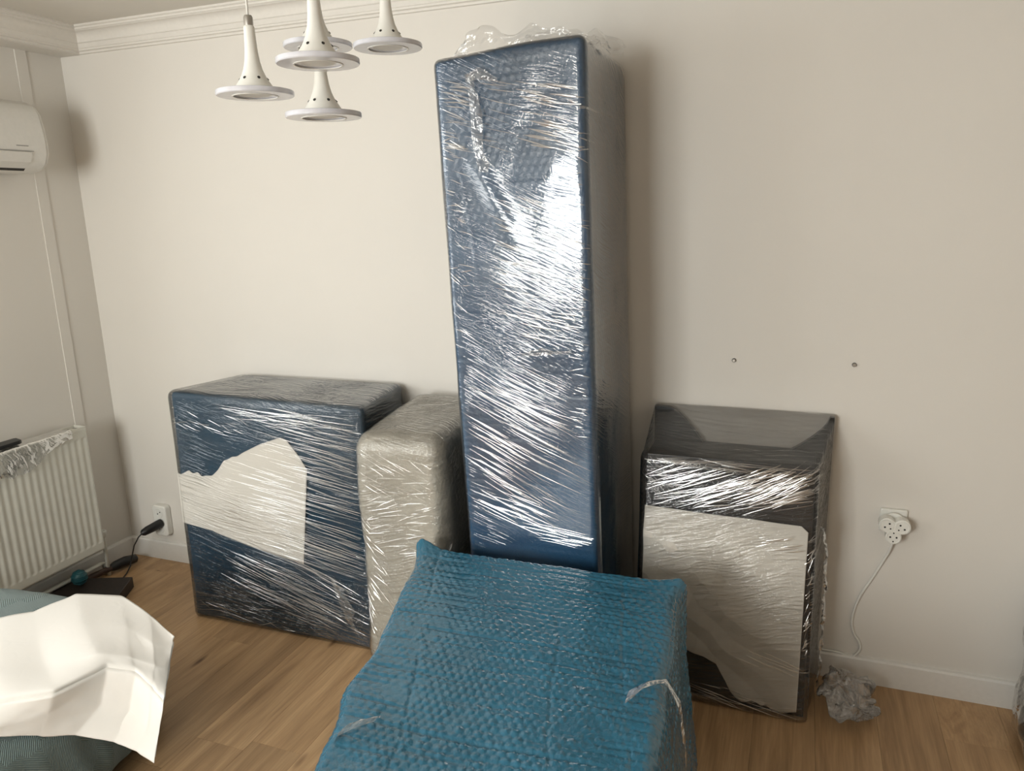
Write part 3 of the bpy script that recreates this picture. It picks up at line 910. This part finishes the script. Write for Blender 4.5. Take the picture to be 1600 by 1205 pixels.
# ------------------------------------------------------------------ crumpled plastic on the floor
nu, nv = 70, 50
U, V_ = np.meshgrid(np.linspace(0, 2 * np.pi, nu), np.linspace(0.02, 0.98, nv), indexing='ij')
seam = U.copy(); cu, su = np.cos(U), np.sin(U)
rr = 1 + 0.45 * fbm(cu * 2.2 + 5, su * 2.2 + V_ * 6, 2) + 0.35 * fbm(cu * 5 + 9, su * 5 + V_ * 11, 4, 2)
prof_ = np.sin(np.pi * V_) ** 0.6
X = 3.385 + 0.085 * cu * prof_ * rr + 0.05 * (0.5 - V_)
Y = -0.20 + 0.12 * su * prof_ * rr
Z = 0.006 + 0.14 * V_ * (0.8 + 0.5 * fbm(cu * 3, su * 3 + V_ * 4, 6))
Z = np.maximum(Z, 0.002)
pl_ = grid_mesh('plastic_bag', np.stack([X, Y, Z], -1), M['film_bag'], None, (3.385, -0.20, 0), smooth=False)
tag(pl_, 'crumpled clear plastic lying on the floor beside the black package', 'plastic')

# ------------------------------------------------------------------ air conditioner
t = thing('air_conditioner', (0, -0.65, 1.88), 'white wall-mounted split air conditioner on the left wall', 'air conditioner')
acp = [(0.002, 1.885), (0.002, 2.170), (0.06, 2.172), (0.125, 2.165), (0.165, 2.148), (0.188, 2.115), (0.200, 2.06), (0.206, 2.00), (0.203, 1.955), (0.186, 1.918), (0.155, 1.893), (0.11, 1.883)]
MB().prism(acp, 1, -1.10, -0.305).build('body', M['ac_white'], t, bevel=0.006, auto=40)
sd = [(0.5 * 0 + x, 1.885 + (z - 1.885) * 1.0) for x, z in acp]
cap_ = MB(); cap_.prism([(x * 0.97 + 0.001, 2.03 + (z - 2.03) * 0.97) for x, z in acp], 1, -0.306, -0.292)
cap_.build('end_cap', M['ac_white'], t, bevel=0.005, auto=40)
lv = MB(); lv.prism([(0.2065, 1.962), (0.2095, 1.960), (0.1930, 1.922), (0.1610, 1.898), (0.158, 1.9005), (0.190, 1.924)], 1, -1.05, -0.378)
lv.build('louver', M['ac_white'], t)
MB().prism([(0.160, 1.900), (0.1625, 1.8985), (0.152, 1.8895), (0.149, 1.8915)], 1, -1.05, -0.384).build('air_slot', M['slot'], t)
MB().box(0.2055, 0.2075, -1.05, -0.368, 1.9635, 1.9655).build('panel_seam', M['grey_print'], t)
for q in range(9):
    y0 = -0.438 + q * 0.0058
    MB().box(0.2035, 0.2065, y0, y0 + 0.0042, 1.983, 1.9862).build('logo_mark', M['grey_print'], t)
# flat pipe trunking behind it
tr = MB().box(0, 0.005, -0.222, -0.172, 0.74, CB).build('pipe_trunking', M['wall'], None, (0, -0.197, 0.74))
tag(tr, 'painted flat vertical pipe trunking on the left wall behind the air conditioner', 'trunking')

# ------------------------------------------------------------------ radiator
t = thing('radiator', (0.08, -0.7, 0.15), 'white fluted panel radiator on the left wall below the air conditioner', 'radiator')
RX, RY0, RY1, RZ0, RZ1 = 0.122, -1.30, -0.270, 0.158, 0.762
ny, nz = int((RY1 - RY0) / 0.0027), 60
yy = np.linspace(RY0, RY1, ny)
zz = np.unique(np.r_[np.linspace(RZ0, RZ0 + 0.035, 5), np.linspace(RZ0 + 0.036, RZ0 + 0.05, 8), np.linspace(RZ0 + 0.05, RZ1 - 0.055, 20), np.linspace(RZ1 - 0.054, RZ1 - 0.040, 8), np.linspace(RZ1 - 0.039, RZ1, 5)])
YY, ZZ = np.meshgrid(yy, zz, indexing='ij')
ph = (YY - RY1 + 0.018) / 0.0335 * 2 * np.pi
fl = 0.5 + 0.5 * np.cos(ph)
env = np.clip((ZZ - RZ0 - 0.036) / 0.012, 0, 1) * np.clip((RZ1 - 0.040 - ZZ) / 0.012, 0, 1)
env = env * env * (3 - 2 * env)
XX = RX - 0.0034 * fl * env
grid_mesh('front_panel', np.stack([XX, YY, ZZ], -1), M['enamel'], t, thick=0.0012)
MB().box(0.052, RX + 0.001, RY1 - 0.0005, RY1 + 0.0025, RZ0, RZ1 + 0.006).build('side_panel', M['enamel'], t, bevel=0.001)
MB().box(RX - 0.002, RX + 0.001, RY0, RY1, RZ1 - 0.004, RZ1 + 0.006).build('top_rail', M['enamel'], t, bevel=0.001)
MB().box(0.050, 0.054, RY0, RY1, RZ0, RZ1 + 0.004).build('back_panel', M['enamel'], t)
tg_ = MB()
tg_.box(0.054, RX - 0.003, RY0, RY1 - 0.003, RZ1 - 0.010, RZ1 - 0.006)
gr = tg_.build('top_grille', M['grille'], t)
sl = MB()
for q in range(40):
    y0 = RY0 + 0.02 + q * 0.025
    if y0 > RY1 - 0.03: break
    sl.box(0.062, RX - 0.012, y0, y0 + 0.012, RZ1 - 0.0062, RZ1 - 0.004)
sl.build('grille_bars', M['enamel'], gr)
vb = MB().tube([(0.085, RY1, 0.20), (0.085, RY1 + 0.03, 0.20), (0.085, RY1 + 0.034, 0.195), (0.085, RY1 + 0.034, 0.0)], 0.009, 12).build('valve_pipe', M['enamel'], t, smooth=True)
MB().lathe([(0.0, 0), (0.013, 0), (0.015, 0.004), (0.015, 0.026), (0.012, 0.030), (0.005, 0.031), (0.005, 0.027), (0.0, 0.027)], (0.085, RY1 + 0.034, 0.205), 20, ax=(0.3, 0, 1)).build('valve_knob', M['plastic_white'], vb, smooth=True, auto=40)
MB().tube([(0.06, RY0, 0.062), (0.06, -0.25, 0.062), (0.06, -0.235, 0.06), (0.06, -0.235, 0.0)], 0.010, 10).build('heating_pipe', M['enamel'], t, smooth=True)

dv = MB().prism([(0.056, -1.25), (0.118, -1.25), (0.126, -0.585), (0.120, -0.572), (0.075, -0.560), (0.066, -0.568)], 2, 0.779, 0.795)
tag(dv.build('tablet', M['dark'], None, (0.09, -0.8, 0.768), bevel=0.003), 'flat black device lying on top of the radiator', 'tablet')
G = []
for i in range(60):
    y = -0.95 + 0.60 * i / 59
    rowp = []
    for j in range(30):
        s = j / 29
        drop = max(0, s - 0.35) / 0.65
        n1 = float(fbm(y * 30, s * 5, 1)); n2 = float(fbm(y * 45 + 3, s * 7, 3))
        ln = 0.035 + 0.085 * min(1, max(0, (-0.38 - y) / 0.25)) * (1 + 0.5 * float(vnoise(y * 40, 0.3, 4)))
        if s < 0.35: p = (0.062 + (0.068) * s / 0.35, y + 0.006 * n2, 0.7705 + 0.006 * abs(n1))
        else: p = (0.1285 + 0.006 + 0.010 * n1 * drop, y + 0.010 * n2, 0.768 - ln * drop)
        rowp.append(p)
    G.append(rowp)
fr_ = grid_mesh('plastic_film', np.array(G), M['film_loose'], None, (0.12, -0.6, 0.7), smooth=False)
tag(fr_, 'crumpled clear film hanging over the radiator front below the black device', 'plastic')

# ------------------------------------------------------------------ sockets, plugs and cables
t = thing('wall_socket', (0.238, 0, 0.22), 'white double wall socket with black plug, low beside the corner', 'socket')
so = []
x0, x1, z0, z1, rc = 0.198, 0.283, 0.140, 0.300, 0.018
for (cx, cz, a0) in ((x1 - rc, z1 - rc, 0), (x0 + rc, z1 - rc, 90), (x0 + rc, z0 + rc, 180), (x1 - rc, z0 + rc, 270)):
    for q in range(5):
        w = math.radians(a0 + 22.5 * q); so.append((cx + rc * math.cos(w), cz + rc * math.sin(w)))
MB().prism(so, 1, -0.036, 0).build('housing', M['plastic_white'], t, bevel=0.006, auto=40)
for zc in (0.262, 0.182):
    ring = MB().lathe([(0.0, 0.010), (0.019, 0.010), (0.020, -0.0012), (0.023, -0.0018), (0.025, 0.0)], (0.2405, -0.0362, zc), 28, ax=(0, 1, 0)).build('socket_ring', M['plastic_white'], t, smooth=True, auto=35)
    for dx in (-0.0095, 0.0095):
        MB().lathe([(0, 0), (0.003, 0), (0.003, 0.004), (0, 0.004)], (0.2405 + dx * 0.8, -0.0376, zc + dx * 0.5), 10, ax=(0, 1, 0)).build('pin_hole', M['slot'], ring)
t = thing('power_plug', (0.24, -0.06, 0.205), 'black plug and cable in the double wall socket', 'plug')
MB().tube([(0.248, -0.037, 0.212), (0.246, -0.050, 0.210), (0.236, -0.085, 0.203), (0.228, -0.108, 0.199), (0.222, -0.128, 0.194), (0.219, -0.136, 0.192)], [0.021, 0.022, 0.0215, 0.020, 0.017, 0.010], 12).build('plug_body', M['dark'], t, smooth=True, auto=50)
MB().tube([(0.220, -0.134, 0.192), (0.200, -0.140, 0.172), (0.170, -0.146, 0.125), (0.148, -0.150, 0.06), (0.142, -0.16, 0.02), (0.16, -0.20, 0.006), (0.175, -0.23, 0.005), (0.19, -0.26, 0.005), (0.185, -0.285, 0.005)], 0.0032, 8).build('cable', M['dark'], t, smooth=True)

t = thing('wall_outlet', (3.49, 0, 0.62), 'white square wall outlet holding a three-way adapter with cable', 'socket')
ax0, ax1, az0, az1 = 3.451, 3.535, 0.590, 0.672
MB().box(ax0, ax1, -0.012, 0, az0, az1).build('plate', M['plastic_white'], t, bevel=0.005)
MB().lathe([(0.0, 0.0), (0.033, 0.0), (0.034, 0.006), (0.028, 0.012), (0, 0.012)], (3.493, -0.024, 0.630), 32, ax=(0, 1, 0)).build('socket_ring', M['plastic_white'], t, smooth=True, auto=35)
t = thing('socket_adapter', (3.49, -0.03, 0.61), 'white three-way clover socket adapter on the right wall outlet', 'adapter')
cen = [(3.470, 0.632), (3.516, 0.630), (3.4915, 0.592)]
co = []
for k_ in range(96):
    w = 2 * math.pi * k_ / 96
    d = np.array((math.cos(w), math.sin(w))); c0 = np.array((3.4925, 0.618))
    best = 0
    for cc in cen + [(3.4925, 0.620)]:
        q = c0 - np.array(cc); b_ = q @ d; rr_ = 0.0255 if cc is not cen[2] else 0.0245
        ds = b_ * b_ - (q @ q - rr_ ** 2)
        if ds > 0: best = max(best, -b_ + math.sqrt(ds))
    co.append(tuple(c0 + d * best))
MB().prism(co, 1, -0.062, -0.024).build('adapter_body', M['plastic_white'], t, bevel=0.003, auto=35)
for (cc, ang) in zip(cen, (45, -45, 0)):
    ring = MB().lathe([(0.0, 0.0022), (0.0175, 0.0022), (0.0185, -0.0006), (0.021, -0.0012), (0.0225, 0.0006)], (cc[0], -0.0622, cc[1]), 28, ax=(0, 1, 0)).build('socket_ring', M['plastic_white'], t, smooth=True, auto=35)
    a_ = math.radians(ang)
    for dx in (-0.0095, 0.0095):
        MB().lathe([(0, 0), (0.0032, 0), (0.0032, 0.003), (0, 0.003)], (cc[0] + dx * math.cos(a_), -0.0626, cc[1] + dx * math.sin(a_)), 10, ax=(0, 1, 0)).build('pin_hole', M['slot'], ring)
    for s_ in (1, -1):
        MB().lathe([(0, 0), (0.0026, 0), (0.0026, 0.003), (0, 0.003)], (cc[0] - s_ * 0.015 * math.sin(a_), -0.0626, cc[1] + s_ * 0.015 * math.cos(a_)), 8, ax=(0, 1, 0)).build('earth_clip', M['slot'] if s_ * (1 if ang else -1) < 0 or ang == 0 and s_ < 0 else M['plastic_white'], ring)
cb = [on(x_, y_, 1, -0.006) for x_, y_ in ((1393, 842), (1389, 858), (1378, 880), (1362, 905), (1345, 930), (1335, 952), (1331, 972), (1334, 990), (1342, 1003), (1344, 1014), (1338, 1022), (1328, 1026))]
cb[0][1] = -0.034; cb[1][1] = -0.02
cb += [np.array((3.36, -0.008, 0.102)), np.array((3.31, -0.008, 0.103)), np.array((3.297, -0.008, 0.103))]
# smooth the run of the cable
cbs = [cb[0]]
for a_, b_, c_, d_ in zip([cb[0]] + cb[:-2], cb[:-1], cb[1:], cb[2:] + [cb[-1]]):
    for q in (0.25, 0.5, 0.75, 1.0):
        cbs.append(0.5 * ((2 * b_) + (-a_ + c_) * q + (2 * a_ - 5 * b_ + 4 * c_ - d_) * q * q + (-a_ + 3 * b_ - 3 * c_ + d_) * q ** 3))
MB().tube(cbs, 0.0042, 8).build('cable', M['plastic_white'], t, smooth=True)

for (x_, z_, lab) in ((2.950, 1.158, 'small dark screw in the wall nearer the tall package'), (3.334, 1.161, 'small dark screw in the wall above the right end of the black package')):
    s = thing('wall_screw', (x_, 0, z_), lab, 'screw', 'screws in the back wall')
    MB().lathe([(0.0, 0.010), (0.0045, 0.010), (0.006, 0.0082), (0.0062, 0.006), (0.0035, 0.005), (0.0035, -0.002)], (x_, 0, z_), 16, ax=(0, -1, 0)).build('screw_head', M['metal'], s, smooth=True, auto=40)
    MB().lathe([(0.0062, 0.0), (0.0072, 0.0), (0.0072, 0.0035), (0.0062, 0.0035)], (x_, 0, z_), 16, ax=(0, -1, 0), closed=True).build('wall_plug', M['slot'], s, smooth=True, auto=40)

# ------------------------------------------------------------------ small things on the floor under the radiator
st = MB().box(0.03, 0.335, -0.50, -0.395, 0.0, 0.052)
sb = MB().hexa([(0.10, -0.62, 0), (0.42, -0.52, 0), (0.300, -0.290, 0), (0.02, -0.40, 0)], [(0.10, -0.62, 0.052), (0.42, -0.52, 0.052), (0.300, -0.290, 0.052), (0.02, -0.40, 0.052)])
tag(sb.build('wooden_block', M['dark_wood'], None, (0.2, -0.45, 0), bevel=0.003), 'low dark wooden block on the floor below the radiator', 'block')
t = thing('hand_tool', (0.13, -0.22, 0.02), 'black-handled tool with brown shaft lying on the floor under the radiator', 'tool')
MB().tube([(0.118, -0.092, 0.030), (0.115, -0.10, 0.030), (0.10, -0.15, 0.034), (0.092, -0.20, 0.034), (0.088, -0.225, 0.032)], [0.010, 0.021, 0.026, 0.024, 0.016], 14).build('handle', M['dark'], t, smooth=True, auto=50)
MB().tube([(0.090, -0.215, 0.032), (0.072, -0.32, 0.030), (0.069, -0.35, 0.03)], [0.014, 0.015, 0.013], 12).build('shaft', M['brown'], t, smooth=True, auto=50)
bl = MB().lathe([(0.034 * math.sin(math.pi * q / 14), -0.034 * math.cos(math.pi * q / 14)) for q in range(15)], (0.128, -0.425, 0.088), 28, ax=(0.8, -0.4, 0.3))
for q in range(6):
    w = 0.25 + q * 0.5
    bl.tube([(0.128 + 0.0345 * math.cos(a_) * math.sin(w), -0.425 + 0.0345 * math.sin(a_) * math.sin(w), 0.088 + 0.0345 * math.cos(w)) for a_ in np.linspace(0, 2 * math.pi, 25)], 0.0018, 5, cap=False)
tag(bl.build('ball', M['teal'], None, (0.128, -0.425, 0.052), smooth=True), 'small ribbed teal ball on the dark wooden block', 'ball')

# ------------------------------------------------------------------ pouf and packing paper
t = thing('pouf', (0.75, -1.45, 0), 'rounded sage green fabric pouf under white packing paper', 'pouf')
PO = [[[(0.17, -2.05, 0), (0.18, -2.05, 0.385)], [(0.17, -0.88, 0), (0.18, -0.88, 0.385)]],
      [[(1.31, -2.05, 0), (1.29, -2.05, 0.385)], [(1.31, -0.88, 0), (1.29, -0.88, 0.385)]]]


def post_pouf(P, n, D):
    x, y, z = P.T
    # squeeze the plan towards an ellipse-like outline
    a = (x / D[0] - 0.5) * 2; b = (y / D[1] - 0.5) * 2
    k_ = np.sqrt(1 - 0.30 * b * b); l_ = np.sqrt(1 - 0.30 * a * a)
    return np.stack([(a * k_ * 0.5 + 0.5) * D[0], (b * l_ * 0.5 + 0.5) * D[1], z], -1)


cover = wrapped('cover', PO, 0.010, 0.14, lambda f, u, v, D: 0.012 * fbm(u * 4, v * 4, 2) + (0.004 * np.sin(u * 60 + 3 * fbm(u * 4, v * 4, 1)) * np.clip(1.2 - v / 0.3, 0, 1) if f < 4 else 0), M['fabric'], t, post_pouf, skip_bottom=True)

POUF_BVH = bvh_of(cover)
KEY = [  # photograph position and height, from the back edge to the front edge
    [(-160, 1010, .440), (0, 970, .448), (55, 960, .446), (120, 933, .446), (190, 935, .440), (235, 965, .432), (273, 1000, .412)],
    [(-160, 1060, .450), (0, 1010, .452), (62, 1000, .446), (132, 978, .454), (200, 985, .440), (240, 1010, .425), (270, 1018, .400)],
    [(-160, 1110, .452), (0, 1055, .456), (75, 1050, .436), (150, 1025, .452), (205, 1032, .428), (243, 1045, .400), (264, 1055, .375)],
    [(-160, 1150, .440), (0, 1095, .452), (85, 1082, .446), (168, 1042, .436), (212, 1050, .410), (238, 1075, .372), (257, 1095, .345)],
    [(-160, 1190, .400), (0, 1130, .405), (78, 1112, .385), (160, 1095, .345), (205, 1105, .310), (232, 1130, .285), (250, 1140, .270)],
    [(-160, 1230, .350), (0, 1160, .345), (65, 1147, .325), (120, 1144, .290), (180, 1155, .250), (215, 1170, .228), (243, 1188, .210)]]
KP = np.array([[at_ for at_ in [on(x_, y_, 2, z_) for (x_, y_, z_) in row_]] for row_ in KEY])


def up_interp(A, n):                    # piecewise linear resampling with light smoothing along axis 0
    s = np.linspace(0, len(A) - 1, n)
    i = np.minimum(s.astype(int), len(A) - 2)
    f_ = (s - i).reshape(-1, *([1] * (A.ndim - 1)))
    f_ = f_ * 0.6 + 0.4 * f_ * f_ * (3 - 2 * f_)
    return A[i] * (1 - f_) + A[i + 1] * f_


def paper_on_pouf(name, lift, shift, seed, label):
    Gp = up_interp(np.swapaxes(up_interp(KP, 60), 0, 1), 84)
    uu, vv = np.meshgrid(np.linspace(0, 6, 84), np.linspace(0, 5, 60), indexing='ij')
    Gp = Gp.copy()
    Gp[..., 2] += lift + 0.006 * np.abs(fbm(uu * 0.9 + 0.5 * vv, vv * 0.9, seed, 3))
    Gp += np.array(shift)
    Gp[..., 0] += 0.004 * vnoise(uu * 3, vv * 3, seed + 1)
    for a_ in range(84):
        for b_ in range(60):
            p = Gp[a_, b_]
            for ddx in ((0, 0), (0.012, 0), (-0.012, 0), (0, 0.012), (0, -0.012)):
                hit = POUF_BVH.ray_cast(Vector((p[0] + ddx[0], p[1] + ddx[1], 1.0)), Vector((0, 0, -1)))
                if hit[0] is not None: p[2] = max(p[2], hit[0].z + 0.002 + lift)
    for _ in range(18):
        zz_ = Gp[..., 2]
        sm = zz_.copy()
        sm[1:-1, 1:-1] = (zz_[1:-1, 1:-1] * 2 + zz_[2:, 1:-1] + zz_[:-2, 1:-1] + zz_[1:-1, 2:] + zz_[1:-1, :-2]) / 6
        Gp[..., 2] = np.maximum(sm, zz_ - 0.0025)
    o = grid_mesh(name, Gp, M['paper_sheet'], None, (1.0, -1.3, 0.43), thick=0.0005)
    return tag(o, label, 'paper', 'packing paper on the pouf')


paper_on_pouf('packing_paper', 0.004, (0.006, -0.010, -0.006), 5, 'lower white packing paper sheet, only its edge showing under the top sheet')
paper_on_pouf('packing_paper', 0.010, (0, 0, 0), 2, 'large white packing paper sheet draped over the sage green pouf')

# ------------------------------------------------------------------ pendant light cluster
t = thing('pendant_light', (2.21, -1.28, CEIL), 'cluster of five white trumpet pendant lamps hanging from the ceiling', 'lamp')
MB().lathe([(0, -0.001), (0.17, -0.001), (0.17, -0.030), (0.165, -0.036), (0.0, -0.036)], (2.21, -1.28, CEIL), 48).build('ceiling_plate', M['lamp_white'], t, smooth=True, auto=40)
LD = 0.15
TR = [(0.0085, 0.126), (0.0105, 0.122), (0.0112, 0.100), (0.0125, 0.078), (0.0148, 0.060), (0.0185, 0.045), (0.0235, 0.033), (0.0295, 0.023), (0.0350, 0.015), (0.0400, 0.0068)]
for (px, py, wd) in ((399, 147, 118), (497, 97, 129), (506, 181, 117), (606, 73, 107), (497, 72, 106)):
    c = at_depth(px, py, F_PX * LD / wd)
    sc = 1.0
    sh = MB().lathe([(r_, h_) for r_, h_ in TR] , c, 40).build('pendant', M['lamp_white'], t, smooth=True)
    MB().lathe([(0.032, 0.0065), (0.072, 0.0062), (0.0742, 0.0055), (0.075, 0.004), (0.075, -0.0025), (0.0735, -0.0042), (0.044, -0.0045), (0.043, -0.003), (0.032, -0.002)], c, 56, closed=True).build('disc', M['acrylic'], sh, smooth=True, auto=35)
    MB().lathe([(0.0, -0.0018), (0.041, -0.0018), (0.041, 0.005), (0, 0.005)], c, 40).build('diffuser', M['lens'], sh, smooth=True, auto=35)
    MB().lathe([(0.042, -0.0042), (0.045, -0.0042), (0.045, -0.0054), (0.042, -0.0054)], c, 48, closed=True).build('rim', M['lamp_white'], sh, smooth=True, auto=35)
    for k_ in range(6):
        w = 0.5 + k_ * math.pi / 3
        d = np.array((math.cos(w), math.sin(w), 0.9)); d /= np.linalg.norm(d)
        p = c + np.array((0.0268 * math.cos(w), 0.0268 * math.sin(w), 0.0278))
        MB().lathe([(0, 0.0008), (0.0029, 0.0009), (0.0029, -0.002), (0, -0.002)], p, 10, ax=d).build('vent_hole', M['slot'], sh)
    MB().lathe([(0.0, 0.125), (0.0088, 0.125), (0.0088, 0.140), (0.0070, 0.144), (0.0, 0.144)], c, 20).build('cap', M['metal'], sh, smooth=True, auto=40)
    MB().tube([c + np.array((0, 0, 0.142)), c + np.array((0, 0, 0.30)), (c[0], c[1], CEIL - 0.03)], 0.0022, 8).build('cord', M['plastic_white'], sh, smooth=True)
